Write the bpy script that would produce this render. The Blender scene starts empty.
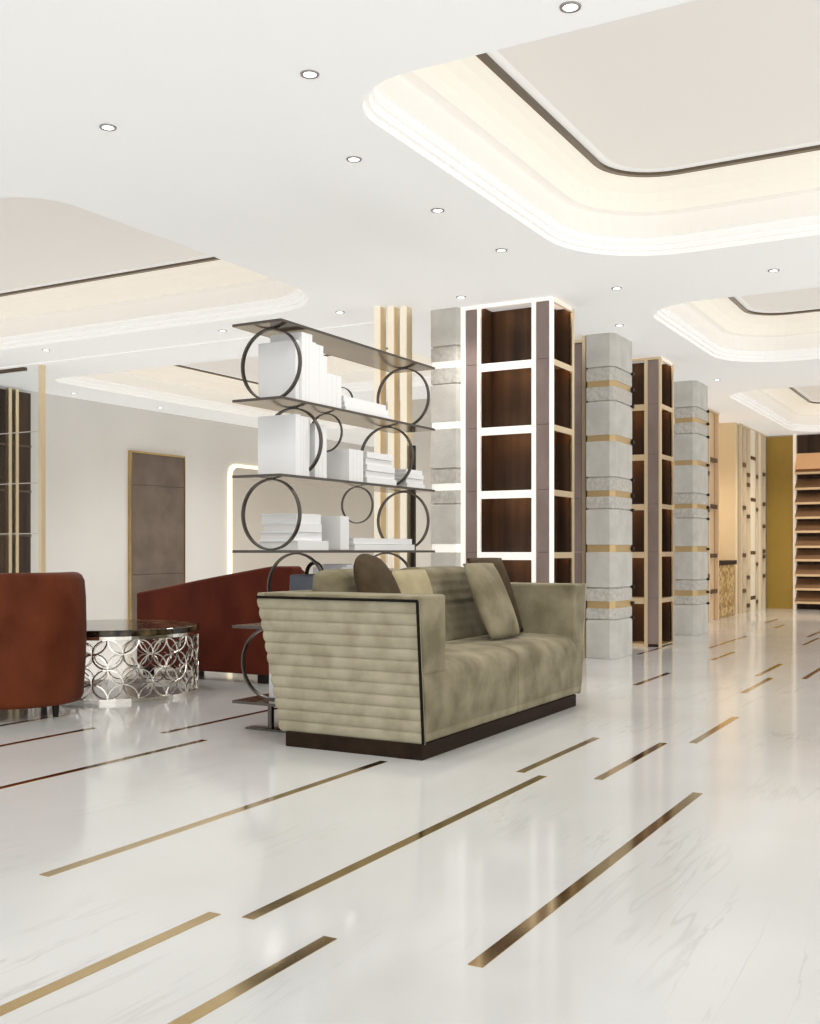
import bpy, math, random
from mathutils import Vector, Matrix
from mathutils.geometry import tessellate_polygon
random.seed(7)
scene = bpy.context.scene
COL = scene.collection
PI = math.pi
CEIL = 3.17

# ------------------------------------------------------------------ materials
def new_mat(name):
    m = bpy.data.materials.new(name); m.use_nodes = True
    nt = m.node_tree; b = nt.nodes['Principled BSDF']
    return m, nt, b
def N(nt, t, **kw):
    n = nt.nodes.new(t)
    for k, v in kw.items():
        if k in n.inputs.keys() if isinstance(k, str) else False: n.inputs[k].default_value = v
        else: setattr(n, k, v)
    return n
def ramp(nt, stops):
    r = nt.nodes.new('ShaderNodeValToRGB'); e = r.color_ramp.elements
    while len(e) < len(stops): e.new(0.5)
    for el, (p, c) in zip(e, stops):
        el.position = p; el.color = (c[0], c[1], c[2], 1)
    return r
def coords(nt, scale=(1, 1, 1), rot=(0, 0, 0), kind='Object'):
    tc = nt.nodes.new('ShaderNodeTexCoord'); mp = nt.nodes.new('ShaderNodeMapping')
    mp.inputs['Scale'].default_value = scale; mp.inputs['Rotation'].default_value = rot
    nt.links.new(tc.outputs[kind], mp.inputs[0]); return mp
def simple(name, col, rough=.5, metal=0., emis=None, estr=0., coat=0., sheen=0.):
    m, nt, b = new_mat(name)
    b.inputs['Base Color'].default_value = (*col, 1); b.inputs['Roughness'].default_value = rough
    b.inputs['Metallic'].default_value = metal
    if emis: b.inputs['Emission Color'].default_value = (*emis, 1); b.inputs['Emission Strength'].default_value = estr
    if coat: b.inputs['Coat Weight'].default_value = coat
    if sheen: b.inputs['Sheen Weight'].default_value = sheen
    return m
def mottled(name, c1, c2, scale=(6, 6, 6), rough=.5, metal=0., bump=0., detail=5, lo=.35, hi=.68, sheen=0., coat=0., bscale=None, ns=1.0):
    m, nt, b = new_mat(name)
    mp = coords(nt, scale)
    n = N(nt, 'ShaderNodeTexNoise'); n.inputs['Scale'].default_value = ns; n.inputs['Detail'].default_value = detail
    nt.links.new(mp.outputs[0], n.inputs['Vector'])
    r = ramp(nt, [(lo, c1), (hi, c2)]); nt.links.new(n.outputs['Fac'], r.inputs[0])
    nt.links.new(r.outputs[0], b.inputs['Base Color'])
    b.inputs['Roughness'].default_value = rough; b.inputs['Metallic'].default_value = metal
    if sheen: b.inputs['Sheen Weight'].default_value = sheen; b.inputs['Sheen Roughness'].default_value = .4
    if coat: b.inputs['Coat Weight'].default_value = coat; b.inputs['Coat Roughness'].default_value = .1
    if bump:
        src = n.outputs['Fac']
        if bscale:
            n2 = N(nt, 'ShaderNodeTexNoise'); n2.inputs['Scale'].default_value = bscale; n2.inputs['Detail'].default_value = 4
            tc = nt.nodes.new('ShaderNodeTexCoord'); nt.links.new(tc.outputs['Object'], n2.inputs['Vector']); src = n2.outputs['Fac']
        bp = N(nt, 'ShaderNodeBump'); bp.inputs['Strength'].default_value = bump; bp.inputs['Distance'].default_value = .02
        nt.links.new(src, bp.inputs['Height']); nt.links.new(bp.outputs[0], b.inputs['Normal'])
    return m

def marble_floor():
    m, nt, b = new_mat('white_marble')
    tc = nt.nodes.new('ShaderNodeTexCoord')
    def vein(rot, sc, off, width, det, dist):
        mp = nt.nodes.new('ShaderNodeMapping'); mp.inputs['Scale'].default_value = sc
        mp.inputs['Rotation'].default_value = (0, 0, rot); mp.inputs['Location'].default_value = off
        nt.links.new(tc.outputs['Object'], mp.inputs[0])
        n = nt.nodes.new('ShaderNodeTexNoise'); n.inputs['Scale'].default_value = 1; n.inputs['Detail'].default_value = det
        n.inputs['Distortion'].default_value = dist; n.inputs['Roughness'].default_value = .6
        nt.links.new(mp.outputs[0], n.inputs['Vector'])
        s = nt.nodes.new('ShaderNodeMath'); s.operation = 'SUBTRACT'; s.inputs[1].default_value = .5
        a = nt.nodes.new('ShaderNodeMath'); a.operation = 'ABSOLUTE'
        nt.links.new(n.outputs['Fac'], s.inputs[0]); nt.links.new(s.outputs[0], a.inputs[0])
        r = ramp(nt, [(0, (1, 1, 1)), (width, (0, 0, 0))]); nt.links.new(a.outputs[0], r.inputs[0])
        return r.outputs[0]
    v1 = vein(.06, (2.2, .2, 1), (3, 1, 0), .010, 4, .15)
    v2 = vein(-.10, (3.6, .35, 1), (9, 4, 0), .009, 5, .3)
    big = nt.nodes.new('ShaderNodeTexNoise'); big.inputs['Scale'].default_value = .9; big.inputs['Detail'].default_value = 3
    nt.links.new(tc.outputs['Object'], big.inputs['Vector'])
    base = ramp(nt, [(.3, (.66, .655, .635)), (.7, (.745, .74, .725))]); nt.links.new(big.outputs['Fac'], base.inputs[0])
    msk = nt.nodes.new('ShaderNodeTexNoise'); msk.inputs['Scale'].default_value = 1.1; msk.inputs['Detail'].default_value = 2
    nt.links.new(tc.outputs['Object'], msk.inputs['Vector'])
    mr = ramp(nt, [(.47, (0, 0, 0)), (.75, (1, 1, 1))]); nt.links.new(msk.outputs['Fac'], mr.inputs[0])
    add = nt.nodes.new('ShaderNodeMath'); add.operation = 'MAXIMUM'
    nt.links.new(v1, add.inputs[0]); nt.links.new(v2, add.inputs[1])
    mu = nt.nodes.new('ShaderNodeMath'); mu.operation = 'MULTIPLY'
    nt.links.new(add.outputs[0], mu.inputs[0]); nt.links.new(mr.outputs[0], mu.inputs[1])
    mu2 = nt.nodes.new('ShaderNodeMath'); mu2.operation = 'MULTIPLY'; mu2.inputs[1].default_value = .36
    nt.links.new(mu.outputs[0], mu2.inputs[0])
    mix = nt.nodes.new('ShaderNodeMix'); mix.data_type = 'RGBA'
    nt.links.new(mu2.outputs[0], mix.inputs[0]); nt.links.new(base.outputs[0], mix.inputs[6])
    mix.inputs[7].default_value = (.36, .34, .32, 1)
    nt.links.new(mix.outputs[2], b.inputs['Base Color'])
    b.inputs['Roughness'].default_value = .11
    b.inputs['IOR'].default_value = 1.5
    return m
def wood(name, c1, c2, rough=.4, sx=14, sz=.7, axis='z'):
    s = {'z': (sx, sx, sz), 'x': (sz, sx, sx), 'y': (sx, sz, sx)}[axis]
    return mottled(name, c1, c2, scale=s, rough=rough, detail=6, lo=.3, hi=.72)
M = {}
M['floor'] = marble_floor()
M['plaster'] = simple('white_plaster', (.84, .84, .83), .7, emis=(.985, 1, 1), estr=.26)  # emission makes the plain ceiling glow as room fill, no lamp in it
M['moulding'] = simple('moulding_plaster', (.84, .835, .82), .7, emis=(1, .98, .94), estr=.27)  # mouldings brightened by their own emission, not by a lamp
M['panel_plaster'] = simple('beige_plaster', (.74, .71, .67), .7, emis=(1, .97, .93), estr=.22)  # coffer panels given a glow of their own as painted light
M['cove'] = simple('cove_glow', (.85, .82, .76), .7, emis=(1, .90, .74), estr=.29)  # emission stands in for hidden LED light on the cove
M['cove_low'] = simple('cove_lower', (.86, .84, .80), .7, emis=(1, .93, .82), estr=.23)  # cove light put into the lower band as emission
M['dark_bronze'] = simple('dark_bronze', (.16, .125, .09), .3, 1.)
M['brass'] = mottled('brushed_brass', (.46, .33, .15), (.64, .48, .24), scale=(1.5, 1.5, 1.5), rough=.10, metal=1.)
M['gold'] = simple('pale_gold', (.86, .72, .50), .3, .9)
M['cream_metal'] = simple('cream_metal', (.95, .86, .70), .32, .55, emis=(1, .92, .78), estr=.22)  # glow painted in for bright reflections on posts and rails
M['white_metal'] = simple('white_lit_metal', (.95, .92, .86), .35, .4, emis=(1, .97, .9), estr=.38)  # white reflections on frames and bands painted in as colour and glow
M['frame_gold'] = simple('frame_gold', (.84, .66, .42), .4, .25)
M['band_gold'] = simple('band_gold', (.66, .47, .23), .4, .35)
M['left_wall'] = mottled('wall_plaster', (.80, .785, .755), (.84, .825, .80), scale=(.7, .7, .7), rough=.75)
M['taupe_wall'] = mottled('taupe_wall', (.70, .655, .59), (.74, .695, .63), scale=(.7, .7, .7), rough=.75)
M['peach_wall'] = mottled('peach_wall', (.80, .63, .40), (.86, .70, .47), scale=(.6, .6, .6), rough=.7)
M['olive'] = mottled('olive_gold_panel', (.38, .25, .055), (.48, .32, .075), scale=(1, 1, .6), rough=.45)
M['stone'] = mottled('grey_stone', (.60, .58, .535), (.71, .69, .64), scale=(5, 5, 5), rough=.75, bump=.15, detail=8, bscale=60)
M['rough_stone'] = mottled('rough_stone', (.54, .515, .47), (.70, .675, .62), scale=(28, 28, 28), rough=.85, bump=.3, detail=6, bscale=90)
M['walnut'] = wood('dark_walnut', (.016, .009, .006), (.085, .045, .024), .5, 9, .5)
M['ebony'] = wood('dark_wood_plinth', (.016, .009, .005), (.035, .020, .011), .6, 10, .6, 'y')
M['leather'] = mottled('brown_leather', (.25, .185, .165), (.34, .26, .24), scale=(4, 4, 2), rough=.45, bump=.08, bscale=120)
M['led_warm'] = simple('led_warm', (1, .8, .5), .5, emis=(1, .55, .22), estr=13)
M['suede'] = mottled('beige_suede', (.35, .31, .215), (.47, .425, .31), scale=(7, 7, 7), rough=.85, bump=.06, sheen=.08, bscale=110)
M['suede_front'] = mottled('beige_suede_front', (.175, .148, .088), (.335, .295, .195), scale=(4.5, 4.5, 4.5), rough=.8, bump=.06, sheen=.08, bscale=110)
M['suede_tan'] = mottled('tan_suede', (.37, .31, .18), (.47, .40, .25), scale=(7, 7, 7), rough=.8, bump=.06, sheen=.05, bscale=110)
M['suede_brown'] = mottled('brown_suede', (.052, .035, .018), (.088, .063, .035), scale=(7, 7, 7), rough=.8, bump=.06, sheen=.03, bscale=110)
M['piping'] = simple('black_piping', (.012, .010, .008), .5)
M['rust'] = mottled('rust_velvet', (.095, .020, .006), (.165, .040, .014), scale=(4, 4, 3), rough=.6, sheen=.02, bump=.05, bscale=90)
M['maroon'] = mottled('maroon_velvet', (.085, .014, .006), (.13, .024, .010), scale=(4, 4, 3), rough=.6, sheen=.02, bump=.05, bscale=90)
M['black'] = simple('black_wood', (.02, .016, .013), .4)
M['steel'] = simple('gunmetal', (.13, .115, .10), .3, 1.)
M['shelf_glass'] = mottled('bronze_shelf', (.17, .13, .085), (.28, .22, .145), scale=(3, 1.2, 3), rough=.16, metal=.85)
M['book'] = simple('white_paper_cover', (.86, .86, .86), .45)
M['pages'] = mottled('book_pages', (.70, .69, .66), (.84, .83, .80), scale=(3, 3, 220), rough=.8)
M['bluegrey'] = mottled('blue_grey_leather', (.10, .115, .14), (.14, .16, .19), scale=(6, 6, 6), rough=.5)
M['chrome'] = simple('polished_nickel', (.83, .79, .72), .2, 1.)
M['marble_dark'] = mottled('dark_marble', (.014, .010, .006), (.24, .17, .08), scale=(9, 9, 9), rough=.12, detail=8, lo=.45, hi=.75)
M['panel_brown'] = mottled('wall_panel_leather', (.15, .115, .09), (.21, .165, .135), scale=(2.5, 2.5, 2.5), rough=.5)
M['led_cream'] = simple('led_cream', (1, .93, .75), .5, emis=(1, .88, .60), estr=1.0)
M['mosaic'] = mottled('gold_mosaic', (.40, .22, .07), (.85, .64, .32), scale=(16, 16, 16), rough=.35, metal=.3, detail=2, lo=.42, hi=.58)
M['screen_wood'] = wood('pale_screen_wood', (.76, .64, .46), (.82, .70, .53), .5, 4, .5)
M['screen_light'] = simple('screen_light_panel', (.80, .72, .58), .5, emis=(1, .88, .66), estr=.12)  # weak emission puts the lit look into the cream panels
M['screen_peach'] = simple('screen_peach', (.80, .58, .36), .45, .05)
M['peg'] = simple('bronze_peg', (.16, .10, .055), .4, .6)
M['shelf_wood'] = wood('brown_shelf_wood', (.22, .12, .062), (.34, .20, .115), .45, 9, .5, 'x')
M['shelf_lit'] = simple('lit_shelf_wood', (.55, .33, .18), .5, emis=(1, .5, .2), estr=.25)  # lit copy of the shelf wood, warm light painted in as glow
M['lens'] = simple('downlight_lens', (1, 1, 1), .3, emis=(1, .97, .92), estr=5)
M['trim_ring'] = simple('downlight_ring', (.42, .41, .40), .35, .7)
def glass_mat():
    m, nt, b = new_mat('clear_glass')
    b.inputs['Base Color'].default_value = (.95, .98, .98, 1); b.inputs['Roughness'].default_value = .02
    b.inputs['Transmission Weight'].default_value = 1; b.inputs['IOR'].default_value = 1.15
    return m
M['glass'] = glass_mat()

for k_, sp_ in (('suede', .15), ('suede_front', .15), ('suede_tan', .15), ('suede_brown', .1), ('rust', .12), ('maroon', .12), ('ebony', .1), ('black', .2), ('piping', .05), ('olive', .2), ('panel_brown', .25), ('walnut', .25), ('leather', .3)):
    M[k_].node_tree.nodes['Principled BSDF'].inputs['Specular IOR Level'].default_value = sp_
# ------------------------------------------------------------------ mesh helpers
ORG = {}
class MB:
    def __init__(s): s.v = []; s.f = []; s.m = []
    def add(s, vs, fs, mi=0):
        o = len(s.v); s.v += [tuple(v) for v in vs]
        s.f += [tuple(i + o for i in f) for f in fs]; s.m += [mi] * len(fs); return s
    def hexa(s, p, mi=0):     # p: 4 bottom ccw, 4 top ccw
        return s.add(p, [(3, 2, 1, 0), (4, 5, 6, 7), (0, 1, 5, 4), (1, 2, 6, 5), (2, 3, 7, 6), (3, 0, 4, 7)], mi)
    def box(s, x0, x1, y0, y1, z0, z1, mi=0):
        return s.hexa([(x0, y0, z0), (x1, y0, z0), (x1, y1, z0), (x0, y1, z0), (x0, y0, z1), (x1, y0, z1), (x1, y1, z1), (x0, y1, z1)], mi)
    def prism(s, poly, z0, z1, mi=0):     # ccw poly in XY
        n = len(poly); vs = [(x, y, z0) for x, y in poly] + [(x, y, z1) for x, y in poly]
        fs = [tuple(range(n))[::-1], tuple(range(n, 2 * n))] + [(i, (i + 1) % n, n + (i + 1) % n, n + i) for i in range(n)]
        return s.add(vs, fs, mi)
    def prism_xz(s, poly, y0, y1, mi=0):  # ccw poly seen from -Y
        n = len(poly); vs = [(x, y0, z) for x, z in poly] + [(x, y1, z) for x, z in poly]
        fs = [tuple(range(n)), tuple(range(n, 2 * n))[::-1]] + [(i, n + i, n + (i + 1) % n, (i + 1) % n) for i in range(n)]
        return s.add(vs, fs, mi)
    def loft(s, rings, closed=True, caps=True, loop=False, mi=0):
        n = len(rings[0]); o = len(s.v); vs = [p for r in rings for p in r]; fs = []
        k = len(rings); kk = k if loop else k - 1; nn = n if closed else n - 1
        for a in range(kk):
            b = (a + 1) % k
            for i in range(nn):
                j = (i + 1) % n
                fs.append((a * n + i, a * n + j, b * n + j, b * n + i))
        if caps and not loop:
            fs.append(tuple(range(n))[::-1]); fs.append(tuple((k - 1) * n + i for i in range(n)))
        return s.add(vs, fs, mi)
    def tube(s, pts, r, n=8, loop=False, mi=0, flat=None):
        pts = [Vector(p) for p in pts]; rings = []; L = len(pts); up0 = None
        for i, p in enumerate(pts):
            a = pts[(i - 1) % L] if (loop or i > 0) else p
            b = pts[(i + 1) % L] if (loop or i < L - 1) else p
            t = (b - a).normalized()
            if up0 is None:
                ref = Vector((0, 0, 1)) if abs(t.z) < .9 else Vector((1, 0, 0))
                u = t.cross(ref).normalized()
            else:
                u = (up0 - t * up0.dot(t)).normalized()
            up0 = u; w = t.cross(u)
            rings.append([tuple(p + u * (r * math.cos(2 * PI * q / n)) + w * (r * math.sin(2 * PI * q / n))) for q in range(n)])
        return s.loft(rings, True, True, loop, mi)
    def lathe(s, prof, c, n=48, caps=True, mi=0):
        rings = [[(c[0] + r * math.cos(2 * PI * q / n), c[1] + r * math.sin(2 * PI * q / n), c[2] + z) for q in range(n)] for r, z in prof]
        return s.loft(rings, True, caps, False, mi)
    def build(s, name, mats, parent=None, bevel=0, smooth=False, seg=2, subsurf=0):
        if not isinstance(mats, (list, tuple)): mats = [mats]
        if parent is not None: o0 = ORG[parent.name]
        else:
            xs = [v[0] for v in s.v]; ys = [v[1] for v in s.v]; zs = [v[2] for v in s.v]
            o0 = Vector(((min(xs) + max(xs)) / 2, (min(ys) + max(ys)) / 2, min(zs)))
        me = bpy.data.meshes.new(name)
        me.from_pydata([(v[0] - o0[0], v[1] - o0[1], v[2] - o0[2]) for v in s.v], [], s.f)
        for m in mats: me.materials.append(m)
        for p, mi in zip(me.polygons, s.m): p.material_index = mi; p.use_smooth = smooth
        me.update()
        ob = bpy.data.objects.new(name, me); COL.objects.link(ob)
        ORG[ob.name] = o0
        if parent is not None: ob.parent = parent
        else: ob.location = o0
        if bevel:
            b = ob.modifiers.new('bevel', 'BEVEL'); b.width = bevel; b.segments = seg; b.limit_method = 'ANGLE'; b.angle_limit = math.radians(40)
            b.harden_normals = False
        if subsurf:
            q = ob.modifiers.new('sub', 'SUBSURF'); q.levels = subsurf; q.render_levels = subsurf
        return ob
def fix_normals(ob):
    import bmesh
    bm = bmesh.new(); bm.from_mesh(ob.data); bmesh.ops.recalc_face_normals(bm, faces=bm.faces); bm.to_mesh(ob.data); bm.free(); return ob
def thing(name, label, cat, loc, group=None):
    o = bpy.data.objects.new(name, None); COL.objects.link(o); o.location = loc; o.empty_display_size = .1
    ORG[o.name] = Vector(loc); o['label'] = label; o['category'] = cat
    if group: o['group'] = group
    return o
def tag(o, label, cat, group=None):
    o['label'] = label; o['category'] = cat
    if group: o['group'] = group
    return o
def struct(o): o['kind'] = 'structure'; return o
def dup(root, loc, label, group=None):
    r = root.copy(); COL.objects.link(r); r.location = loc; r['label'] = label
    if group: r['group'] = group
    for ch in list(root.children):
        c = ch.copy(); COL.objects.link(c); c.parent = r
        for g in list(ch.children):
            d = g.copy(); COL.objects.link(d); d.parent = c
    return r
def box(name, mat, x0, x1, y0, y1, z0, z1, parent=None, bevel=0):
    return MB().box(x0, x1, y0, y1, z0, z1).build(name, mat, parent, bevel)

# ------------------------------------------------------------------ camera
cd = bpy.data.cameras.new('camera'); cam = bpy.data.objects.new('camera', cd); COL.objects.link(cam)
cam.location = (0, 0, 1.05); cam.rotation_euler = (PI / 2, 0, math.radians(29.24))
cd.sensor_width = 36; cd.lens = 1070 / 1024 * 36; cd.shift_y = 39 / 1024; cd.clip_end = 200
scene.camera = cam

# ------------------------------------------------------------------ room shell
X0, X1, Y0, Y1 = -11.3, 5.5, -3.5, 20.45
struct(MB().box(X0 - .2, X1, Y0, Y1 + .2, -.15, 0).build('floor', M['floor']))
struct(MB().box(X0 - .2, X0, Y0, Y1 + .2, 0, CEIL + .7).build('wall_left', M['left_wall']))
struct(MB().box(X0, X1, Y1, Y1 + .2, 0, CEIL + .7).build('wall_back', M['taupe_wall']))
struct(MB().box(-7.9, -4.7, 13.1, 13.3, 0, CEIL).build('wall_middle', M['taupe_wall']))
struct(MB().box(-5.3, -3.93, 18.0, 18.12, 0, CEIL).build('wall_alcove', M['peach_wall']))
struct(MB().box(-5.3, -5.2, 13.6, 18.0, 0, CEIL).build('wall_recess', M['peach_wall']))

def fillet(poly, rad, n=10):
    """axis-aligned ccw poly with corner radii -> list of pts"""
    out = []; L = len(poly)
    for i in range(L):
        p = Vector(poly[i]); a = Vector(poly[i - 1]); b = Vector(poly[(i + 1) % L])
        da = (a - p).normalized(); db = (b - p).normalized(); r = rad[i]
        c = p + da * r + db * r
        s = p + da * r; e = p + db * r
        a0 = math.atan2((s - c).y, (s - c).x); a1 = math.atan2((e - c).y, (e - c).x)
        d = (a1 - a0 + PI) % (2 * PI) - PI
        for k in range(n + 1):
            t = a0 + d * k / n; out.append((c.x + r * math.cos(t), c.y + r * math.sin(t)))
    return out
def inset_ring(poly, rad, d, n=10):
    L = len(poly); np_, nr = [], []
    for i in range(L):
        p = Vector(poly[i]); a = Vector(poly[i - 1]); b = Vector(poly[(i + 1) % L])
        e1 = (p - a).normalized(); e2 = (b - p).normalized()
        n1 = Vector((-e1.y, e1.x)); n2 = Vector((-e2.y, e2.x))
        np_.append(tuple(p + n1 * d + n2 * d))
        cr = e1.x * e2.y - e1.y * e2.x
        nr.append(max(.03, rad[i] - d if cr > 0 else rad[i] + d))
    return fillet(np_, nr, n)
def rect(x0, x1, y0, y1): return [(x0, y0), (x1, y0), (x1, y1), (x0, y1)]
PROF = [(0, 0, 0), (0, .03, 0), (.03, .03, 0), (.03, .065, 0), (.055, .065, 0), (.055, .11, 0), (.075, .115, 0),
        (.085, .26, 1), (.15, .27, 1), (.17, .33, 2), (.20, .385, 2), (.255, .43, 2), (.33, .45, 2), (.372, .45, 3), (.372, .47, 3), (.385, .47, 0), (.43, .472, 4)]
coffers = [  # polygon, radii
    (rect(-2.745, 2.2, 4.13, 7.6), [.42, .6, .6, .78]),
    (rect(-2.82, 2.2, 9.1, 12.5), [.55, .6, .6, .75]),
    (rect(-3.36, 2.2, 14.5, 20.2), [.6, .6, .6, .7]),
    (rect(-10.6, -5.0, 4.4, 7.75), [.6, .35, .75, .6]),
    ([(-10.45, 9.35), (-5.55, 9.35), (-5.55, 12.1), (-8.1, 12.1), (-8.1, 15.7), (-10.45, 15.7)], [.35, .6, .5, .5, .6, .6]),
]
outer = [(X0 - .2, Y0), (X1, Y0), (X1, Y1 + .2), (X0 - .2, Y1 + .2)]
loops = [[Vector((x, y, CEIL)) for x, y in outer]]
for po, ra in coffers: loops.append([Vector((x, y, CEIL)) for x, y in fillet(po, ra)])
tri = tessellate_polygon(loops)
mb = MB(); flat = [tuple(v) for l in loops for v in l]
fs = []
for t in tri:
    a, b, c = (Vector(flat[i]) for i in t)
    fs.append(tuple(t) if (b - a).cross(c - a).z < 0 else tuple(t)[::-1])
mb.add(flat, fs)
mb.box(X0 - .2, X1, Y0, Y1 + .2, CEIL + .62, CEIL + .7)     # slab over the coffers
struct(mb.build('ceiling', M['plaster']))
for k, (po, ra) in enumerate(coffers):
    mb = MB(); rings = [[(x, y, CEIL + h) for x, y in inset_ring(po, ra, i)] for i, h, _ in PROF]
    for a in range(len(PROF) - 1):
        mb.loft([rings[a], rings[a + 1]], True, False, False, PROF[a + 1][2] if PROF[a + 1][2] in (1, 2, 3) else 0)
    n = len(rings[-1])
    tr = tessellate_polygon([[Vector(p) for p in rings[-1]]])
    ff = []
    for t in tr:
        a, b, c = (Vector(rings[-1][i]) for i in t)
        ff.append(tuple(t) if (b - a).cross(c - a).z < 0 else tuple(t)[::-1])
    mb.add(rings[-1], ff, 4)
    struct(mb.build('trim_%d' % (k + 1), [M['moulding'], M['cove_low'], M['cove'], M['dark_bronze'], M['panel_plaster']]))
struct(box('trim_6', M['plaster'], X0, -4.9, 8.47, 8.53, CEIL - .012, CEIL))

# ------------------------------------------------------------------ brass floor strips
strips = [
    (-2.735, 2.44, 4.60, 'long brass floor strip that ends under the near corner of the sofa plinth'),
    (-1.91, 2.44, 4.66, 'long brass floor strip right of the sofa front, pointing to its near corner'),
    (-1.19, 2.44, 4.66, 'dark bronze floor strip alone in the open foreground, the widest looking of all'),
    (-2.02, .9, 2.43, 'brass floor strip running out of the photo at the bottom left corner'),
    (-1.62, .9, 2.43, 'brown brass floor strip running out at the bottom edge beside the corner strip'),
    (-3.91, 2.6, 4.63, 'brass floor strip crossing the left edge below the rust armchair, the longest there'),
    (-4.75, 3.2, 4.63, 'thin dark floor strip just in front of the rust armchair leg'),
    (-4.27, 4.68, 6.2, 'thin dark floor strip leading to the foot of the étagère'),
    (-2.035, 4.68, 5.76, 'short brass floor strip nearest to the right front of the sofa'),
    (-1.66, 4.71, 5.78, 'short dark brass floor strip right of the one closest to the sofa'),
    (-1.52, 5.85, 6.91, 'short golden floor strip in mid floor right of the sofa end'),
    (-2.565, 8.17, 9.13, 'short dark floor strip in front of the nearer full stone column base'),
    (-1.73, 8.1, 9.18, 'dark floor strip, farther of a close pair right of centre'),
    (-1.86, 9.26, 10.35, 'brass floor strip, golden one of the close pair beyond the mid floor strip'),
    (-2.505, 10.4, 11.36, 'dark floor strip before the farther stone column'),
    (-2.84, 11.69, 13.55, 'long pale floor strip running beside the farther stone column'),
    (-1.48, 9.23, 10.18, 'dark floor strip cut by the right edge of the photo'),
    (-2.8, 15.13, 15.9, 'tiny dark floor strip in front of the mosaic counter'),
    (-2.015, 12.57, 13.67, 'far dark floor strip near the right edge, nearer of two'),
    (-2.155, 13.77, 14.88, 'far dark floor strip near the right edge, farther of two'),
    (-5.3, 3.9, 4.97, 'thin dark floor strip under the rust armchair at the left edge'),
    (-3.12, 16.1, 17.2, 'faint pale floor strip farthest down the hall'),
    (-3.3, 10.6, 11.5, 'thin floor strip between the nearer stone column and the shelf tower behind'),
]
for x, a, b, lab in strips:
    o = box('floor_inlay_strip', M['brass'], x - .009, x + .034, a, b, -.002, .0015)
    tag(o, lab.replace('étagère', 'open shelf unit'), 'floor strip', 'brass strips inlaid in the marble floor')

# ------------------------------------------------------------------ downlights
dl = [(-1.49, 3.94, 'downlight nearest the top edge, beside the big ceiling coffer'),
      (-2.71, 3.93, 'downlight left of the big ceiling coffer, middle of the front row'),
      (-3.93, 3.93, 'downlight farthest left of the front row in the open ceiling'),
      (-3.09, 4.9, 'downlight just below the rounded corner of the big coffer'),
      (-3.1, 5.89, 'small downlight beside the long left edge of the big coffer'),
      (-3.12, 6.89, 'small downlight beside the far corner of the big coffer'),
      (-3.99, 8.0, 'small downlight in the ceiling just before the white framed shelf tower'),
      (-2.76, 8.34, 'small downlight right of the white framed shelf tower, between two coffers'),
      (-1.55, 8.39, 'small downlight between two coffers at the right edge'),
      (-3.19, 9.72, 'small downlight above the nearer full stone column'),
      (-8.86, 7.97, 'small downlight between two left coffers, near the left edge'),
      (-5.18, 7.98, 'small downlight beyond the left coffer tip, above the open shelf unit'),
      (-10.95, 10.33, 'tiny downlight between far left coffer and pale wall, nearer one'),
      (-10.95, 12.0, 'tiny downlight above the brown panel on the pale left wall'),
      (-6.6, 8.1, 'small downlight between two left coffers, left of the open shelf unit'),
      (-3.15, 13.4, 'tiny downlight above the farther stone column')]
proto = None
for x, y, lab in dl:
    if proto is None:
        proto = thing('ceiling_downlight', lab, 'downlight', (x, y, CEIL), 'recessed ceiling downlights')
        fix_normals(MB().loft([[(x + r * math.cos(2 * PI * q / 32), y + r * math.sin(2 * PI * q / 32), CEIL + z) for q in range(32)]
                   for r, z in ((.028, -.002), (.030, -.006), (.041, -.006), (.043, 0))], True, False).build('ring', M['trim_ring'], proto, smooth=True))
        MB().lathe([(.0285, -.004), (.0285, -.001)], (x, y, CEIL), 32).build('lens', M['lens'], proto)
    else: dup(proto, (x, y, CEIL), lab)

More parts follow.
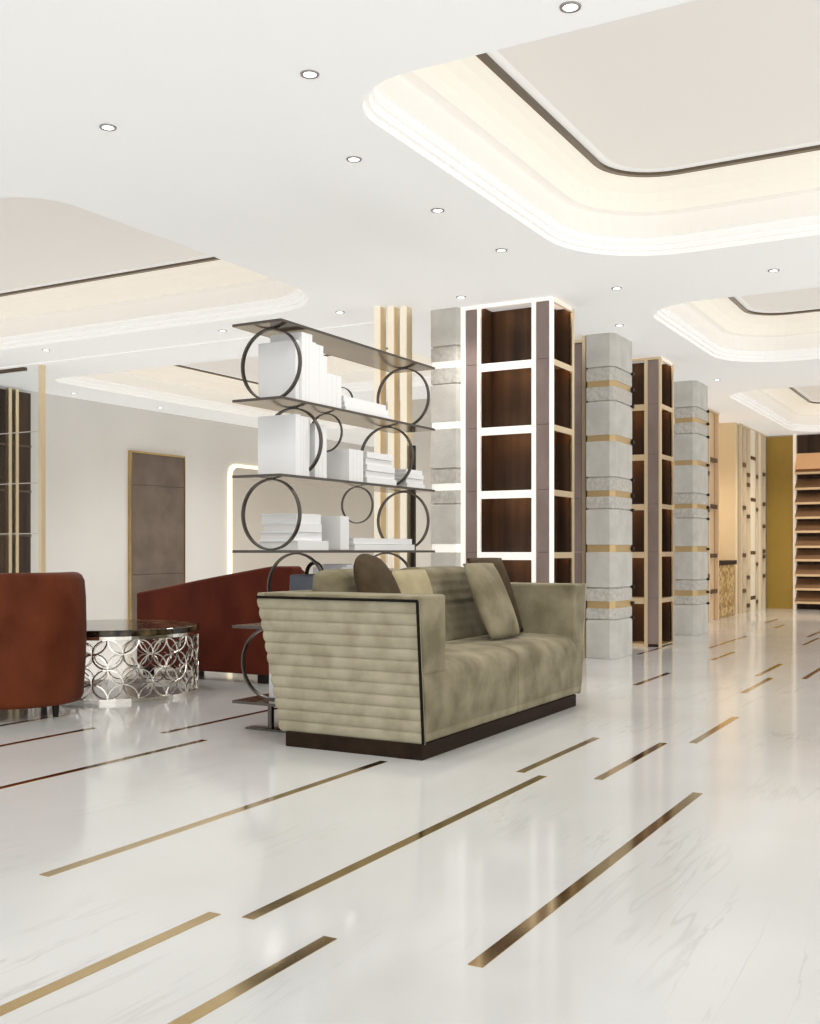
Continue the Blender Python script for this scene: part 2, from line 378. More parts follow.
# ------------------------------------------------------------------ shelf towers
TT = 'brown leather and walnut shelf towers'
def tower(x, y, label, front='cream_metal'):
    """x = left front corner, y = front"""
    t = thing('shelf_tower', label, 'shelf tower', (x + .42, y + .27, 0), TT)
    W, D, H = .84, .53, CEIL - .004
    c = MB()
    c.box(x + .01, x + .70, y + .27, y + .52, 0, H)            # rear block with the niche back
    c.box(x + .01, x + .175, y + .012, y + .27, 0, H)
    c.box(x + .665, x + .70, y + .012, y + .27, 0, H)
    c.box(x + .70, x + .83, y + .012, y + .055, 0, H)
    c.box(x + .70, x + .83, y + .475, y + .52, 0, H)
    c.build('carcass', M['walnut'], t)
    for a, b in ((.044, .158), (.702, .824)):
        p = MB(); zs = [.03, .535, 1.04, 1.565, 2.11, 2.66, H - .025]
        for q in range(6): p.box(x + a, x + b, y + .002, y + .014, zs[q] + .0015, zs[q + 1] - .0015)
        p.build('leather_panel', M['leather'], t, .001, seg=1)
    for a, b in ((0, .044), (.158, .186), (.664, .702)):
        box('frame_strip', M[front], x + a, x + b, y - .006, y + .02, .0, H, t)
    MB().box(x + .824, x + .844, y - .006, y + .02, 0, H).box(x + .82, x + .844, y + .02, y + .05, 0, H).build('frame_strip', M[front], t)
    box('frame_strip', M['gold'], x + .82, x + .844, y + .475, y + .53, 0, H, t)
    box('top_rail', M[front], x + .044, x + .824, y - .0055, y + .02, H - .025, H, t)
    box('top_rail', M['cream_metal'], x + .82, x + .8435, y + .05, y + .475, H - .03, H, t)
    lv = [.03, .535, 1.04, 1.565, 2.11, 2.66]
    for q, z in enumerate(lv):
        h = .066 if q else .03
        fb = MB().box(x + .188, x + .66, y - .005, y + .012, z - h, z).box(x + .188, x + .66, y + .012, y + .27, z - .018, z).build('shelf_board', [M[front]], t)
        sb = MB().box(x + .832, x + .8425, y + .055, y + .475, z - h + .015, z).box(x + .70, x + .832, y + .055, y + .475, z - .018, z).build('shelf_board', M['gold'], t)
        if q:
            box('light_strip', M['led_warm'], x + .20, x + .648, y + .0135, y + .020, z - .046, z - .020, fb)
            box('light_strip', M['led_warm'], x + .822, x + .830, y + .07, y + .46, z - .034, z - .020, sb)
    fb = [c for c in t.children if c.name.startswith('top_rail')]
    box('light_strip', M['led_warm'], x + .20, x + .648, y + .022, y + .028, H - .022, H - .005, fb[0])
    box('light_strip', M['led_warm'], x + .808, x + .818, y + .07, y + .46, H - .022, H - .006, fb[1])
    return t
tower(-4.165, 8.35, 'dark walnut shelf tower with bright white frame, tallest and nearest', 'white_metal')
tower(-4.155, 11.5, 'smaller looking dark walnut shelf tower with golden frame between the stone columns', 'frame_gold')
# leather pilaster seen right of the near tower
t = thing('leather_pilaster', 'narrow brown leather pilaster with golden edge, squeezed between near tower and stone column', 'pilaster', (-3.9, 10.15, 0))
p = MB()
zs = [0, .52, 1.04, 1.57, 2.11, 2.66, 3.10]
for q in range(6): p.box(-4.2, -3.66, 10.02, 10.3, zs[q] + .0015, zs[q + 1] - .0015)
p.build('leather_panel', M['leather'], t)
box('frame_strip', M['gold'], -3.66, -3.625, 10.0, 10.3, 0, CEIL - .004, t)
box('frame_strip', M['gold'], -4.2, -3.66, 10.0, 10.3, 3.10, 3.13, t)

# ------------------------------------------------------------------ stone columns
def column(x, y, w, d, label, clips=True, band='band_gold', ch=.05):
    t = thing('stone_column', label, 'column', (x + w / 2, y + d / 2, 0), 'stone columns with brass bands')
    def pr(ins):
        return [(x + ins, y + ins), (x + w - ch - ins * .4, y + ins), (x + w - ins, y + ch + ins * .4), (x + w - ins, y + d - ins), (x + ins, y + d - ins)]
    for a, b in ((0, .375), (.695, 1.04), (1.11, 1.455), (1.775, 2.12), (2.18, 2.505), (2.845, CEIL)):
        MB().prism(pr(0), a, b).build('stone_block', M['stone'], t, .004, seg=1)
    for a, b in ((.388, .49), (.56, .682), (1.468, 1.58), (1.64, 1.762), (2.518, 2.65), (2.71, 2.832)):
        MB().prism(pr(.003), a, b).build('stone_course', M['rough_stone'], t)
    for a, b in ((.49, .56), (1.04, 1.11), (1.58, 1.64), (2.12, 2.18), (2.65, 2.71)):
        MB().prism(pr(.010), a, b).build('brass_band', M[band], t)
    MB().prism(pr(.018), 0.01, CEIL - .01).build('core', M['rough_stone'], t)
    if clips:
        for z in (.38, .525, .69, 1.075, 1.46, 1.61, 1.77, 2.15, 2.51, 2.68, 2.84):
            box('clip', M['black'], x + w - .03, x + w + .02, y + d - .03, y + d + .01, z - .016, z + .016, t)
    return t
column(-4.445, 8.31, .28, .55, 'pale stone column joined to the left side of the white framed tower', False, 'white_metal', .03)
column(-3.62, 10.0, .29, .56, 'stone column with brass bands directly behind the far sofa arm')
column(-3.665, 13.3, .29, .56, 'farthest stone column, right of the golden framed shelf tower', True)

# ------------------------------------------------------------------ gold post screen
for x, y, lab in ((-4.775, 7.94, 'gold post, leftmost of three beside the pale stone column'), (-4.672, 8.0, 'gold post, middle one of three beside the pale stone column'),
             (-4.575, 8.05, 'gold post, nearest of three to the pale stone column')):
    t = thing('gold_post', lab, 'post', (x, y + .06, 0), 'gold posts beside the stone column')
    box('face_strip', M['cream_metal'], x - .026, x + .026, y, y + .02, 0, CEIL, t)
    box('fin', M['gold'], x - .018, x + .018, y + .02, y + .13, 0, CEIL, t)
    if x > -4.6: box('dark_fin', M['black'], x + .02, x + .055, y + .10, y + .13, 0, 1.97, t)  # black slab put in for the dark reflection low on this post

# ------------------------------------------------------------------ sofa
def lerp(a, b, t): return a + (b - a) * t
def sofa():
    t = thing('sofa', 'beige suede two seat sofa with ribbed sides on a dark plinth', 'sofa', (-3.0, 5.8, 0))
    zb, zt = .072, .825
    def yn(z): return lerp(4.715, 4.65, (z - zb) / (zt - zb))
    def yf(z): return lerp(6.955, 7.075, (z - zb) / (zt - zb))
    def xb(z): return lerp(-3.43, -3.545, (z - zb) / (zt - zb))
    def xf(z): return -2.55
    # plinth
    MB().box(-3.40, -2.56, 4.70, 6.88, 0, .08).build('plinth', M['ebony'], t, .004)
    # lower body (seat block)
    zs = .36
    MB().hexa([(xb(zb) + .02, yn(zb) + .012, zb), (-2.60, yn(zb) + .012, zb), (-2.60, yf(zb) - .012, zb), (xb(zb) + .02, yf(zb) - .012, zb),
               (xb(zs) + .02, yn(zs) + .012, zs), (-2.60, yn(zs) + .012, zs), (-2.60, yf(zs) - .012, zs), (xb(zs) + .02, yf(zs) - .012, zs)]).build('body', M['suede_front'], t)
    # two seat cushions wrapping over the front down to the plinth
    for k2 in (0, 1):
        rings = []; ny = 24
        prof = [(-3.3, .30), (-2.62, .30), (-2.60, .092), (-2.556, .088), (-2.551, .10), (-2.550, .128), (-2.556, .134), (-2.549, .140), (-2.546, .25), (-2.546, .36), (-2.549, .40), (-2.560, .432), (-2.580, .455), (-2.615, .470),
                (-2.68, .480), (-2.85, .487), (-3.05, .480), (-3.3, .47)]
        for k in range(ny + 1):
            f = k / ny; ring = []
            for x, z in prof:
                a = yn(z) + .012 if k2 == 0 else 5.874; b = 5.868 if k2 == 0 else yf(z) - .012
                g = .5 - .5 * math.cos(PI * f); y = lerp(a, b, g)
                edge = f if (k2 == 1) else 1 - f            # rounding only at the middle seam
                e = 1 - max(0, 1 - edge / .12) ** 2.5
                ring.append((x - (.010 * (1 - e) if x > -2.6 else 0), y, z - (.016 * (1 - e) if z > .42 else 0)))
            rings.append(ring)
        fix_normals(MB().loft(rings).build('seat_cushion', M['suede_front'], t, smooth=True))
    # arms (near and far)
    for side in (0, 1):
        if side == 0: y0 = lambda z: yn(z) + .012; y1 = lambda z: 4.945
        else: y0 = lambda z: 6.835; y1 = lambda z: yf(z) - .012
        z0, z1 = .425, zt
        MB().hexa([(xb(z0) + .03, y0(z0), z0), (-2.552, y0(z0), z0), (-2.552, y1(z0), z0), (xb(z0) + .03, y1(z0), z0),
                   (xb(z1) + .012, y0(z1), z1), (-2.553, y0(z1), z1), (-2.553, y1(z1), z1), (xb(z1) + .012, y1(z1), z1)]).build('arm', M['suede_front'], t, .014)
    # ribbed outer sides, 12 channels each
    NR = 12; SUB = 7
    def ribs(outer, along0, along1, axis, name):
        rows = []
        for k in range(NR * SUB + 1):
            f = k / (NR * SUB); z = lerp(zb + .005, .798 if axis == 'near' else zt, f)
            bulge = .010 * (abs(math.sin(PI * k / SUB))) ** .38
            rows.append((z, bulge))
        mb = MB(); rings = []
        for z, bu in rows:
            a, b = along0(z, bu), along1(z, bu); o = outer(z); s = -1 if axis != 'far' else 1
            pts = []
            n = 10
            for i in range(n + 1):
                u = i / n; w = bu
                pts.append((lerp(a, b, u), o + s * w, z) if axis in ('near', 'far') else (o - w, lerp(a, b, u), z))
            back = [(b, o - s * .013, z), (a, o - s * .013, z)] if axis in ('near', 'far') else [(o + .03, b, z), (o + .03, a, z)]
            rings.append(pts + back)
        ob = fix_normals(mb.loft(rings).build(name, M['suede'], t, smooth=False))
        for pl in ob.data.polygons: pl.use_smooth = len(pl.vertices) == 4 and abs(pl.normal.z) < .98
        ob.data.set_sharp_from_angle(angle=math.radians(60)) if hasattr(ob.data, 'set_sharp_from_angle') else None
        return ob
    ribs(yn, lambda z, b: xb(z) - b, lambda z, b: -2.558, 'near', 'ribbed_side')
    ribs(yf, lambda z, b: xb(z) - b, lambda z, b: -2.558, 'far', 'ribbed_side')
    ribs(xb, lambda z, b: yn(z), lambda z, b: yf(z), 'back', 'ribbed_back')
    # back rest top
    MB().hexa([(-3.47, 4.93, .40), (-3.36, 4.93, .40), (-3.36, 6.84, .40), (-3.47, 6.84, .40),
               (xb(zt) + .01, 4.93, zt), (-3.42, 4.93, zt), (-3.42, 6.84, zt), (xb(zt) + .01, 6.84, zt)]).build('back_rest', M['suede_front'], t, .01)
    # black piping along the near side's top and front edge and the far front edge
    for ys, d in ((yn, -.006),):
        mb = MB(); pts = [(-2.556, ys(lerp(zb, .798, k / 8)) + d * 2.2, lerp(zb + .01, .802, k / 8)) for k in range(9)]
        mb.tube(pts, .008, 6)
        mb.tube([(-2.556, ys(.798) + d * 2.2, .802), (-3.545, ys(.798) + d * 2.2, .802)], .008, 6)
        mb.build('piping', M['piping'], t, smooth=True)
    # pleated back cushions
    for a, b in ((4.965, 5.885), (5.895, 6.82)):
        rings = []; ny = 16
        for k in range(ny + 1):
            f = k / ny; y = lerp(a, b, f); e = (1 - abs(2 * f - 1) ** 6) ** .5 if 0 < f < 1 else .0
            ring = []
            nz = 30
            for i in range(nz + 1):      # front face, bottom to top
                g = i / nz; z = lerp(.47, .945, g); pl = (.009 if g > .5 else .003) * abs(math.sin(PI * g * 8)) ** .6
                x = lerp(-3.12, -3.27, g) + pl * e - .05 * (1 - e)
                if g > .9: x -= .07 * ((g - .9) / .1) ** 2
                ring.append((x, y, .47 + (z - .47) * (.93 + .07 * e)))
            ring.append((-3.40, y, .47 + (.945 - .47) * (.93 + .07 * e))); ring.append((-3.41, y, .80)); ring.append((-3.34, y, .47))
            rings.append(ring)
        fix_normals(MB().loft(rings).build('back_cushion', M['suede_front'], t, smooth=True))
    return t
sofa()

def pillow(name, mat, B, W, U, w, h, th, label, rnd=.12):
    W = Vector(W).normalized(); U = Vector(U); U = (U - W * U.dot(W)).normalized(); Nn = W.cross(U)
    n = 16; vs = []; fs = []
    def pt(i, j, s):
        u = -1 + 2 * i / n; v = -1 + 2 * j / n
        k = max(0, (1 - abs(u) ** 2.6)) ** .55 * max(0, (1 - abs(v) ** 2.6)) ** .55
        cu = u * (1 - .055 * (1 - abs(v) ** 3) * 0 - .05 * (1 - v * v) * abs(u) ** 4)
        cv = v * (1 - .05 * (1 - u * u) * abs(v) ** 4)
        cu, cv = cu * math.sqrt(1 - rnd * cv * cv), cv * math.sqrt(1 - rnd * cu * cu)
        return Vector(B) + W * (cu * w / 2) + U * (h / 2 + cv * h / 2) + Nn * (s * k * th / 2)
    mb = MB()
    front = [[pt(i, j, 1) for i in range(n + 1)] for j in range(n + 1)]
    back = [[pt(i, j, -1) for i in range(n + 1)] for j in range(n + 1)]
    vs = [p for r in front for p in r] + [p for r in back for p in r]; m = (n + 1) ** 2
    for j in range(n):
        for i in range(n):
            a = j * (n + 1) + i
            fs.append((a, a + 1, a + n + 2, a + n + 1)); fs.append((m + a, m + a + n + 1, m + a + n + 2, m + a + 1))
    mb.add(vs, fs); ob = mb.build(name, mat, None, smooth=True)
    import bmesh
    bm = bmesh.new(); bm.from_mesh(ob.data); bmesh.ops.remove_doubles(bm, verts=bm.verts, dist=.0005); bm.to_mesh(ob.data); bm.free(); fix_normals(ob)
    for pl in ob.data.polygons: pl.use_smooth = True
    tag(ob, label, 'cushion', 'loose cushions on the sofa')
    return ob
pillow('throw_cushion', M['suede_front'], (-2.80, 6.28, .482), (.06, 1, 0), (-.44, .04, 1), .43, .55, .12, 'beige suede throw cushion leaning in front of the brown one at the far sofa arm')
pillow('throw_cushion', M['suede_brown'], (-2.92, 6.555, .482), (.14, 1, 0), (-.36, .03, 1), .46, .57, .09, 'dark brown throw cushion behind the beige one at the far sofa arm')
pillow('throw_cushion', M['suede_brown'], (-2.95, 5.18, .482), (.0, 1, 0), (-.44, -.16, 1), .40, .62, .14, 'dark brown throw cushion rising above the near sofa arm', .42)
pillow('throw_cushion', M['suede_tan'], (-3.03, 5.57, .482), (0, 1, 0), (-.22, .12, 1), .46, .48, .13, 'yellowish tan throw cushion between the near brown cushion and the pleated back')

# ------------------------------------------------------------------ open shelf unit with rings
LV = [.18, .617, 1.055, 1.49, 1.93, 2.37]
TH = .016
def etagere():
    t = thing('open_shelf_unit', 'bronze open shelf unit with ring supports standing behind the sofa', 'shelf unit', (-3.755, 5.83, 0))
    for z in LV:
        o = box('shelf', [M['shelf_glass'], M['steel']], -3.95, -3.60, 4.935, 6.80, z - TH, z, t)
        for pl in o.data.polygons: pl.material_index = 0 if abs(pl.normal.z) > .5 else 1
    def ring(y, zc, R, x=-3.775, hb=.013, th=.010, name='ring_support'):
        n = 56; rings = []
        for q in range(n):
            a = 2 * PI * q / n; c, s = math.cos(a), math.sin(a)
            rings.append([(x + (R) * c, y - hb, zc + R * s), (x + R * c, y + hb, zc + R * s), (x + (R - th) * c, y + hb, zc + (R - th) * s), (x + (R - th) * c, y - hb, zc + (R - th) * s)])
        ob = fix_normals(MB().loft(rings, True, False, True).build(name, M['steel'], t))
        ob.data.shade_smooth() if hasattr(ob.data, 'shade_smooth') else None
        if hasattr(ob.data, 'set_sharp_from_angle'): ob.data.set_sharp_from_angle(angle=math.radians(40))
    for k, ys in enumerate(((5.075, 6.64), (5.33, 6.41), (5.075, 6.64), (5.29, 6.41), (5.075, 6.64))):
        z0, z1 = LV[k], LV[k + 1] - TH
        for y in ys: ring(y, (z0 + z1) / 2, (z1 - z0) / 2 + .001)
    ring(5.97, 1.93 + .105, .105, -3.875, .008, .007, 'small_ring'); ring(5.6, 1.93 - TH - .122, .122, -3.74, .008, .007, 'small_ring'); ring(5.97, 1.49 - TH - .122, .122, -3.74, .008, .007, 'small_ring')
    for y in (5.075, 6.64):
        MB().box(-3.788, -3.762, y - .014, y + .014, .01, .18 - TH).build('foot_post', M['steel'], t)
        MB().box(-3.93, -3.62, y - .04, y + .04, 0, .012).build('foot_plate', M['steel'], t)
etagere()
# ---- books
def book_up(x0, x1, y0, y1, z, h, label, group):     # standing, spine to +X
    t = thing('book', label, 'book', ((x0 + x1) / 2, (y0 + y1) / 2, z), group)
    c = min(.004, (y1 - y0) * .14)
    MB().box(x0, x1 - .004, y0, y0 + c, z, z + h).box(x0, x1 - .004, y1 - c, y1, z, z + h).box(x1 - .004, x1, y0, y1, z, z + h).build('cover', M['book'], t)
    box('pages', M['pages'], x0 + .004, x1 - .004, y0 + c, y1 - c, z + .004, z + h - .004, t)
def book_flat(x0, x1, y0, y1, z, h, label, group):
    t = thing('book', label, 'book', ((x0 + x1) / 2, (y0 + y1) / 2, z), group)
    c = .005
    MB().box(x0, x1, y0, y1, z, z + c).box(x0, x1, y0, y1, z + h - c, z + h).box(x1 - .005, x1, y0, y1, z + c, z + h - c).build('cover', M['book'], t)
    box('pages', M['pages'], x0 + .006, x1 - .005, y0 + .006, y1 - .006, z + c, z + h - c, t)
E5 = LV[4] + .0005; E4 = LV[3] + .0005; E3 = LV[2] + .0005; E2 = LV[1] + .0005; E1 = LV[0] + .0005
ORD = ['first', 'second', 'third', 'fourth', 'fifth', 'sixth', 'seventh', 'eighth', 'ninth', 'tenth', 'eleventh', 'twelfth']
G = 'white books standing on the upper shelf'
ups = [(5.125, 5.16, .355, -3.905, -3.635), (5.162, 5.20, .405, -3.845, -3.615), (5.202, 5.235, .405, -3.845, -3.615), (5.237, 5.268, .405, -3.845, -3.615),
       (5.272, 5.315, .365, -3.86, -3.62), (5.317, 5.36, .36, -3.86, -3.625), (5.362, 5.40, .36, -3.86, -3.625), (5.402, 5.445, .305, -3.86, -3.63),
       (5.447, 5.50, .205, -3.85, -3.63), (5.502, 5.555, .205, -3.85, -3.63), (5.557, 5.61, .205, -3.85, -3.63)]
for i, (a, b, h, x0, x1) in enumerate(ups):
    kind = 'wide white book' if i == 0 else ('tallest white book' if h > .4 else ('white book' if h > .25 else 'short white book'))
    book_up(x0, x1, a, b, E5, h, '%s, %s from left in the stepped row under the top shelf' % (kind, ORD[i]), G)
for i in range(3):
    book_flat(-3.765 + .005 * i, -3.63 - .008 * i, 5.66, 6.22 - .02 * i, E5 + i * .032, .031, 'white book lying flat, %s of the stack right of the stepped row' % ('bottom', 'middle', 'top')[i], 'flat white books on the upper shelf')
G = 'white books standing on the second shelf'
y = 5.12
for i, w in enumerate((.05, .028, .028, .030, .038, .04, .042, .045)):
    if i == 5: y = 5.348
    h = (.36, .352, .352, .352, .352, .33, .33, .33)[i]
    book_up(-3.905 if i == 0 else -3.89, -3.63 if i < 4 else -3.65, y, y + w - .002, E4, h, 'white upright book, %s from left on the second shelf down' % ORD[i], G); y += w
y = 5.70
for i, w in enumerate((.05, .04, .04, .04)):
    book_up(-3.80, -3.63, y, y + w - .002, E4, .205, 'short upright white book, %s of four in the middle of the second shelf' % ORD[i], 'short upright books on the second shelf'); y += w
for i in range(5):
    book_flat(-3.85 + .008 * (i % 2), -3.62 - .01 * (i % 2), 5.90, 6.28 - .012 * i, E4 + i * .041, .039, 'flat white book, %s from bottom of the five book stack, second shelf' % ORD[i], 'flat book stack of five on the second shelf')
for i in range(4):
    book_flat(-3.84, -3.62 - .008 * (i % 2), 6.428, 6.68 - .008 * i, E4 + i * .032, .030, 'flat white book, %s from bottom of the right end stack, second shelf' % ORD[i], 'flat book stack at the right end of the second shelf')
hs = (.055, .05, .05, .058); z = E3
for i in range(4):
    book_flat(-3.93 + (.0, -.0, .02, -.01)[i] + .02, -3.62 - (.0, .03, .02, .03)[i], 5.13 + .01 * i, 5.45 - (.0, .03, .045, .04)[i], z, hs[i], 'thick white book, %s from the bottom of the stack behind the lower left ring' % ORD[i], 'thick flat books on the third shelf'); z += hs[i] + .001
tag(MB().box(-3.78, -3.63, 5.60, 5.70, E3, E3 + .212).build('storage_box', M['book'], None, .004), 'upright white box standing alone in the middle of the third shelf', 'box')
for i in range(2):
    book_flat(-3.85, -3.625 - .01 * i, 5.76, 6.54 - .02 * i, E3 + i * .04, .038, ('lower' if i == 0 else 'upper') + ' of the two long white books lying right of the white box', 'long flat books on the third shelf')
for i in range(3):
    book_up(-3.86, -3.64, 5.63 + i * .06, 5.688 + i * .06, E2, (.33, .345, .35)[i], 'white book peeking over the sofa back, %s of three' % ORD[i], 'books peeking over the sofa back')
for i in range(2):
    book_up(-3.83, -3.61, 5.13 + i * .045, 5.173 + i * .045, E1, .33, '%s white book standing on the lowest shelf beside the ribbed sofa' % ('front' if i == 0 else 'rear'), 'books on the lowest shelf')
# handbag on the fourth shelf
t = thing('handbag', 'blue grey box handbag with black loop handle on the shelf behind the sofa', 'handbag', (-3.74, 5.46, E2))
MB().hexa([(-3.83, 5.31, E2), (-3.63, 5.31, E2), (-3.63, 5.61, E2), (-3.83, 5.61, E2), (-3.82, 5.32, E2 + .29), (-3.64, 5.32, E2 + .29), (-3.64, 5.60, E2 + .29), (-3.82, 5.60, E2 + .29)]).build('bag_body', M['bluegrey'], t, .012)
MB().tube([(-3.73, 5.46 + .085 * math.cos(PI * q / 14), E2 + .285 + .075 * math.sin(PI * q / 14)) for q in range(15)], .012, 8).build('handle', M['piping'], t, smooth=True)

# ------------------------------------------------------------------ rust armchair (barrel back towards us)
def barrel_chair(cx, cy, yaw):
    t = thing('armchair', 'rust red barrel back armchair with black legs at the left edge', 'armchair', (cx, cy, 0))
    R, th = .442, .10
    rings = []; n = 40; span = math.radians(250)
    for k in range(n + 1):
        f = k / n; a = yaw - span / 2 + span * f
        e = min(f, 1 - f) * 2
        top = .915 - .17 * (1 - min(1, e * 2.2)) ** 2
        prof = [(R - th, .08), (R - .02, .08), (R - .003, .11), (R + .012, .35), (R + .016, .55), (R + .012, .75), (R + .004, top - .05), (R - .012, top - .018), (R - .035, top - .003), (R - .06, top), (R - .085, top - .012), (R - th, top - .04), (R - th, .5)]
        rings.append([(cx + r * math.cos(a), cy + r * math.sin(a), z) for r, z in prof])
    fix_normals(MB().loft(rings).build('barrel_back', M['rust'], t, smooth=True))
    MB().lathe([(.02, .10), (R - th - .004, .10), (R - th + .006, .12), (R - th + .006, .36), (R - th - .02, .43), (.2, .455), (.02, .46)], (cx, cy, 0), 40).build('seat', M['rust'], t, smooth=True)
    for da in (38, 142, 222, 318):
        a = yaw + math.radians(da); x, y = cx + .37 * math.cos(a), cy + .37 * math.sin(a)
        MB().lathe([(.018, 0), (.026, .10)], (x, y, 0), 12).build('leg', M['black'], t)
    return t
barrel_chair(-5.64, 4.80, math.radians(-35))

# ------------------------------------------------------------------ maroon chaise, back towards us
def chaise():
    t = thing('chaise_sofa', 'dark red chaise sofa with sloping back behind the drum table', 'sofa', (-5.7, 7.2, 0))
    prof = [(-6.46, .07), (-4.86, .07), (-4.845, .925), (-4.87, .932), (-5.05, .93), (-5.15, .915), (-5.45, .868), (-5.8, .81), (-6.2, .74), (-6.46, .697)]
    MB().prism_xz(prof, 6.78, 6.93).build('back', M['maroon'], t, .02, seg=3)
    MB().box(-6.44, -4.88, 6.93, 7.6, .10, .36).build('seat_base', M['maroon'], t, .02)
    MB().box(-6.42, -5.04, 6.935, 7.62, .362, .47).build('seat_cushion', M['maroon'], t, .035, seg=3)
    MB().hexa([(-5.02, 6.93, .36), (-4.86, 6.93, .36), (-4.86, 7.6, .36), (-5.02, 7.6, .36), (-5.02, 6.93, .92), (-4.86, 6.93, .92), (-4.86, 7.6, .6), (-5.02, 7.6, .6)]).build('arm', M['maroon'], t, .02, seg=3)
    for x in (-6.38, -5.17):
        for y in (6.85, 7.5): box('leg', M['black'], x - .035, x + .035, y - .03, y + .03, 0, .09, t)
chaise()

# ------------------------------------------------------------------ drum table
def drum(cx, cy, R):
    t = thing('coffee_table', 'round drum coffee table with nickel lattice side and dark marble top', 'table', (cx, cy, 0))
    NA = 36; s = 2 * PI / NA; zs = .103; z0 = .025
    mb = MB(); step = 20
    for i in range(NA):
        for j in range(-1, 6):
            if (i + j) % 2: continue
            run = []
            for q in range(step + 1):
                a = 2 * PI * q / step; u = i + math.cos(a); v = j + math.sin(a)
                if -1e-6 <= v <= 4 + 1e-6: run.append((u, v))
                else:
                    if len(run) > 1: mb.tube([(cx + R * math.cos(p[0] * s), cy + R * math.sin(p[0] * s), z0 + p[1] * zs) for p in run], .0062, 4)
                    run = []
            if len(run) > 1: mb.tube([(cx + R * math.cos(p[0] * s), cy + R * math.sin(p[0] * s), z0 + p[1] * zs) for p in run], .0062, 4)
    mb.build('lattice_side', M['chrome'], t)
    for z, h in ((.0, .028), (.435, .024)):
        mb = MB(); n = 72; rings = []
        for q in range(n):
            a = 2 * PI * q / n; c, s_ = math.cos(a), math.sin(a)
            rings.append([(cx + r * c, cy + r * s_, zz) for r, zz in ((R - .012, z), (R + .010, z), (R + .010, z + h), (R - .012, z + h))])
        ob = fix_normals(mb.loft(rings, True, False, True).build('rim', M['chrome'], t))
    MB().lathe([(.01, .459), (R + .005, .459), (R + .012, .463), (R + .012, .498), (R + .006, .503), (.01, .503)], (cx, cy, 0), 72).build('marble_top', M['marble_dark'], t)
    return t
drum(-5.80, 5.87, .605)

# ------------------------------------------------------------------ left wall fittings
t = thing('wall_panel', 'tall brown leather wall panel in a thin gold frame on the pale left wall', 'wall panel', (-11.28, 12.36, 0))
p = MB()
for a, b in ((.03, .70), (.705, 2.03), (2.035, 2.50)): p.box(-11.29, -11.25, 11.72, 12.87, a, b)
p.build('leather_panel', M['panel_brown'], t, .003, seg=1)
MB().box(-11.3, -11.24, 11.70, 11.72, 0, 2.53).box(-11.3, -11.24, 12.87, 12.885, 0, 2.53).box(-11.3, -11.24, 11.72, 12.87, 2.50, 2.53).build('gold_frame', M['brass'], t)
# glowing rounded wall niche
t = thing('glowing_wall_niche', 'large rounded wall panel with glowing cream edge on the left wall', 'wall panel', (-11.27, 15.9, .1))
n1 = fillet([(14.0, .1), (20.3, .1), (20.3, 2.5), (14.0, 2.5)], [.18] * 4, 8)
n2 = fillet([(14.07, .17), (20.24, .17), (20.24, 2.445), (14.07, 2.445)], [.15] * 4, 8)
fix_normals(MB().loft([[(-11.295, y, z) for y, z in n1], [(-11.265, y, z) for y, z in n1], [(-11.265, y, z) for y, z in n2], [(-11.295, y, z) for y, z in n2]], True, False, True).build('glowing_edge', M['led_cream'], t))
fix_normals(MB().loft([[(-11.298, y, z) for y, z in n2], [(-11.25, y, z) for y, z in n2]]).build('inner_panel', M['taupe_wall'], t))
# dark cabinet with gold posts behind the glass
t = thing('tall_cabinet', 'tall dark cabinet with gold uprights behind the glass screen', 'cabinet', (-11.25, 9.3, 0))
box('carcass', M['walnut'], -11.3, -11.22, 8.85, 9.84, 0, 3.12, t)
for y in (9.17, 9.46, 9.57): box('gold_upright', M['gold'], -11.22, -11.16, y - .025, y + .025, 0, 3.14, t)
for z in (.62, 1.25, 1.83, 2.42): box('shelf_edge', M['dark_bronze'], -11.22, -11.205, 8.86, 9.84, z - .012, z + .012, t)
# glass screen
t = thing('glass_screen', 'clear glass screen with a gold end post behind the rust armchair', 'glass screen', (-10.45, 8.6, 0))
box('glass_pane', M['glass'], -11.29, -9.66, 8.595, 8.605, 0, CEIL - .05, t)
box('end_post', M['gold'], -9.65, -9.60, 8.57, 8.63, 0, CEIL, t)
box('header_rail', M['dark_bronze'], -11.29, -9.9, 8.57, 8.63, CEIL - .035, CEIL, t)
for z in (1.25, 1.83, 2.42): box('glazing_bar', M['chrome'], -11.29, -9.665, 8.588, 8.612, z - .005, z + .005, t)

# ------------------------------------------------------------------ right side of the hall
def peg_screen(y0, y1, x, posts, pegs, mats, label, gap=.0):
    t = thing('slatted_screen', label, 'screen', (x, (y0 + y1) / 2, 0))
    for k, (a, b, m) in enumerate(posts): box('upright', M[m], x - .05, x, a, b, 0, CEIL - .03, t)
    box('back_panel', M[mats], x - .10, x - .055, y0, y1, 0, CEIL - .02, t)
    MB().box(x - .1, x + .005, y0, y1, CEIL - .03, CEIL - .002).build('top_rail', M['screen_wood'], t)
    for a, b, z in pegs: box('peg', M['peg'], x - .045, x + .008, a, b, z - .03, z + .03, t)
peg_screen(15.75, 16.66, -3.88, [(15.80, 15.86, 'screen_wood'), (16.02, 16.08, 'screen_wood'), (16.56, 16.64, 'screen_peach')],
           [(16.1, 16.5, z) for z in (2.42, 1.72, .98, .44)] + [(15.86, 16.02, z) for z in (2.2, 1.66, .68)], 'screen_peach', 'peach slatted screen right of the farthest stone column')
posts = [(18.22, 18.28, 'screen_wood'), (18.55, 18.60, 'screen_wood'), (18.88, 18.93, 'screen_wood'), (18.95, 19.30, 'screen_light'), (19.34, 19.38, 'screen_wood'), (19.55, 19.60, 'screen_wood'), (19.62, 19.80, 'screen_light'), (19.9, 19.95, 'screen_wood'), (20.2, 20.25, 'screen_wood')]
pg = []
random.seed(3)
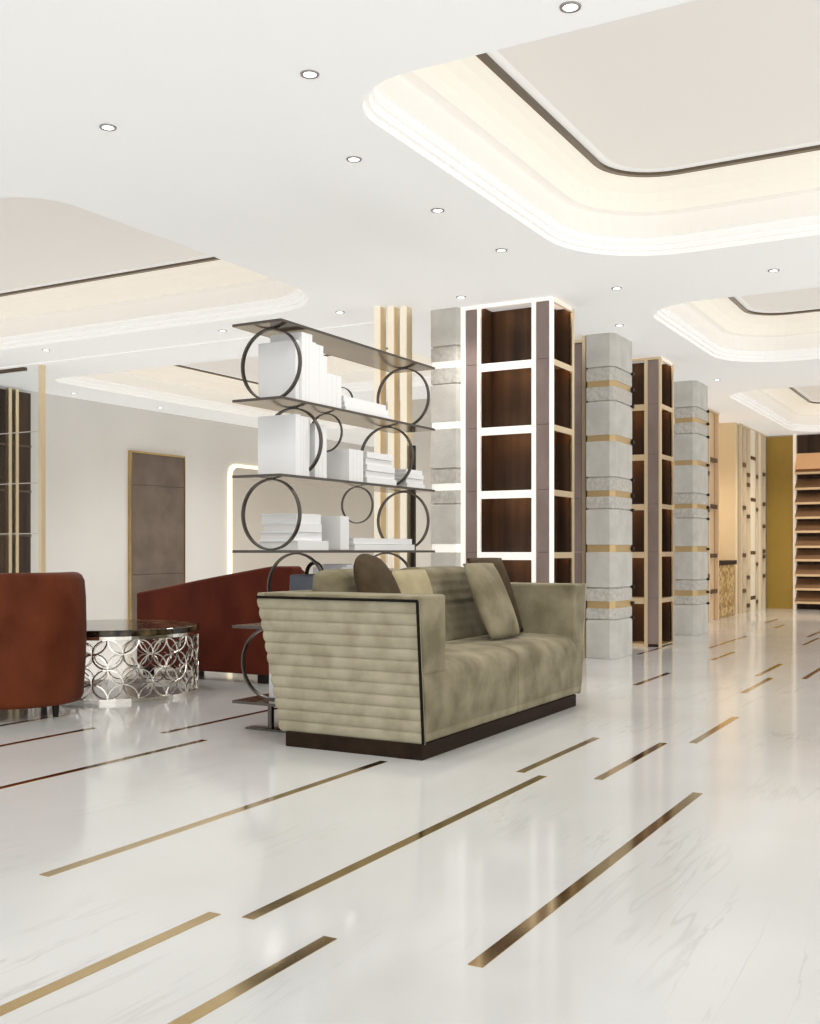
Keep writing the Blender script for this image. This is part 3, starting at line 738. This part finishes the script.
for (a, b), zs_ in zip(((18.3, 18.54), (18.62, 18.86), (18.95, 19.32), (19.4, 19.54), (19.98, 20.18)),
                   ((2.5, 1.78, .98, .38), (2.35, 2.18, 1.64, .6, .02 + .1), (2.66, 1.94, 1.02, .24), (2.36, 1.78, .82, .16), (2.44, 1.9, 1.5, 1.05, .95, .6))):
    for z in zs_: pg.append((a, b, z))
peg_screen(18.18, 20.42, -3.88, posts, pg, 'screen_wood', 'pale slatted screen with bronze pegs beside the olive panel')
t = thing('mosaic_counter', 'low gold mosaic counter with black top between two slatted screens', 'counter', (-4.2, 17.3, 0))
box('mosaic_front', M['mosaic'], -4.5, -3.92, 16.78, 17.86, 0, .83, t, .004)
box('counter_top', M['black'], -4.52, -3.89, 16.72, 17.92, .832, .90, t, .004)
t = thing('olive_wall_panel', 'tall olive gold panel with cream edge at the end of the hall', 'wall panel', (-3.63, 20.38, 0))
box('panel', M['olive'], -3.88, -3.42, 20.36, 20.44, 0, CEIL - .03, t)
box('edge_strip', M['cream_metal'], -3.415, -3.365, 20.30, 20.44, 0, CEIL - .01, t)
t = thing('wall_shelving', 'brown wooden wall shelving with many boards at the end of the hall', 'shelving', (-2.4, 20.25, 0))
box('back_board', M['walnut'], -3.36, -1.2, 20.40, 20.45, 0, CEIL - .02, t)
zb_ = [.16, .40, .65, .92, 1.16, 1.43, 1.68, 1.94, 2.20, 2.48]
for z in zb_:
    fix_normals(MB().hexa([(-3.36, 20.16, z - .05), (-1.2, 20.16, z - .05), (-1.2, 20.40, z - .05), (-3.36, 20.40, z - .05), (-3.36, 20.16, z - .02), (-1.2, 20.16, z - .02), (-1.2, 20.40, z + .155), (-3.36, 20.40, z + .155)]).build('display_board', M['shelf_wood'], t))
    box('board_lip', M['screen_peach'], -3.36, -1.2, 20.145, 20.16, z - .055, z - .015, t)
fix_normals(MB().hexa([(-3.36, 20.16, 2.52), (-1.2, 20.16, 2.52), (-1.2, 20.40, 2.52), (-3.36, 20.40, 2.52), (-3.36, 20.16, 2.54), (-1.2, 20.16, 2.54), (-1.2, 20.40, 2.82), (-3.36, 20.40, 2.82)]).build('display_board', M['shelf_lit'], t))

# ------------------------------------------------------------------ lights
w = bpy.data.worlds.new('world'); scene.world = w; w.use_nodes = True
w.node_tree.nodes['Background'].inputs[0].default_value = (.96, .98, 1, 1); w.node_tree.nodes['Background'].inputs[1].default_value = .8
def area(name, loc, rot, sx, sy, power, col=(1, 1, 1)):
    l = bpy.data.lights.new(name, 'AREA'); l.shape = 'RECTANGLE'; l.size = sx; l.size_y = sy; l.energy = power; l.color = col
    o = bpy.data.objects.new(name, l); COL.objects.link(o); o.location = loc; o.rotation_euler = rot; return o
def spot(loc, power, ang=120, col=(1, .97, .93)):  # used for the real downlights and for added fill lamps
    l = bpy.data.lights.new('downlight_beam', 'SPOT'); l.energy = power; l.spot_size = math.radians(ang); l.spot_blend = .9; l.shadow_soft_size = .12; l.color = col
    o = bpy.data.objects.new('downlight_beam', l); COL.objects.link(o); o.location = loc; return o
for x, y, what in dl:
    if x > -10 and 'stone column' not in what: spot((x, y, CEIL - .08), 26)
for x, y in ((-6.5, 10.4), (-8.2, 11.2), (-8.6, 14.2), (-8.6, 17), (-8.6, 19), (-9.2, 6.2), (-9.3, 12.6), (-6.3, 8.6)): spot((x, y, CEIL - .08), 80, 155)  # added fill spots for the left and rear zone, no fixtures
for x, y in ((-8, 5.2), (-6.4, 6.3), (-2.2, 15), (-2.5, 18.2), (-.5, 10.5), (1.5, 6), (1.5, 12), (0, 17)): spot((x, y, CEIL - .08), 45)  # more added fill spots that have no downlight fitting
spot((-4.6, 16.5, CEIL - .08), 130, 140, (1, .84, .62))  # added warm fill to brighten the peach alcove
spot((-2.6, 18.4, CEIL - .08), 110, 150, (1, .88, .7))  # added warm fill to brighten the hall end
area('daylight', (0.5, -3.2, 1.7), (PI / 2, 0, 0), 9, 3, 85, (1, .99, .97))  # added fill lamp behind the camera, no window there
area('side_daylight', (5.3, 6, 1.7), (PI / 2, 0, PI / 2), 14, 3, 95, (1, .99, .97))  # added fill lamp at the open right side, no window there

scene.view_settings.view_transform = 'Standard'
scene.view_settings.look = 'None'
scene.view_settings.exposure = .14
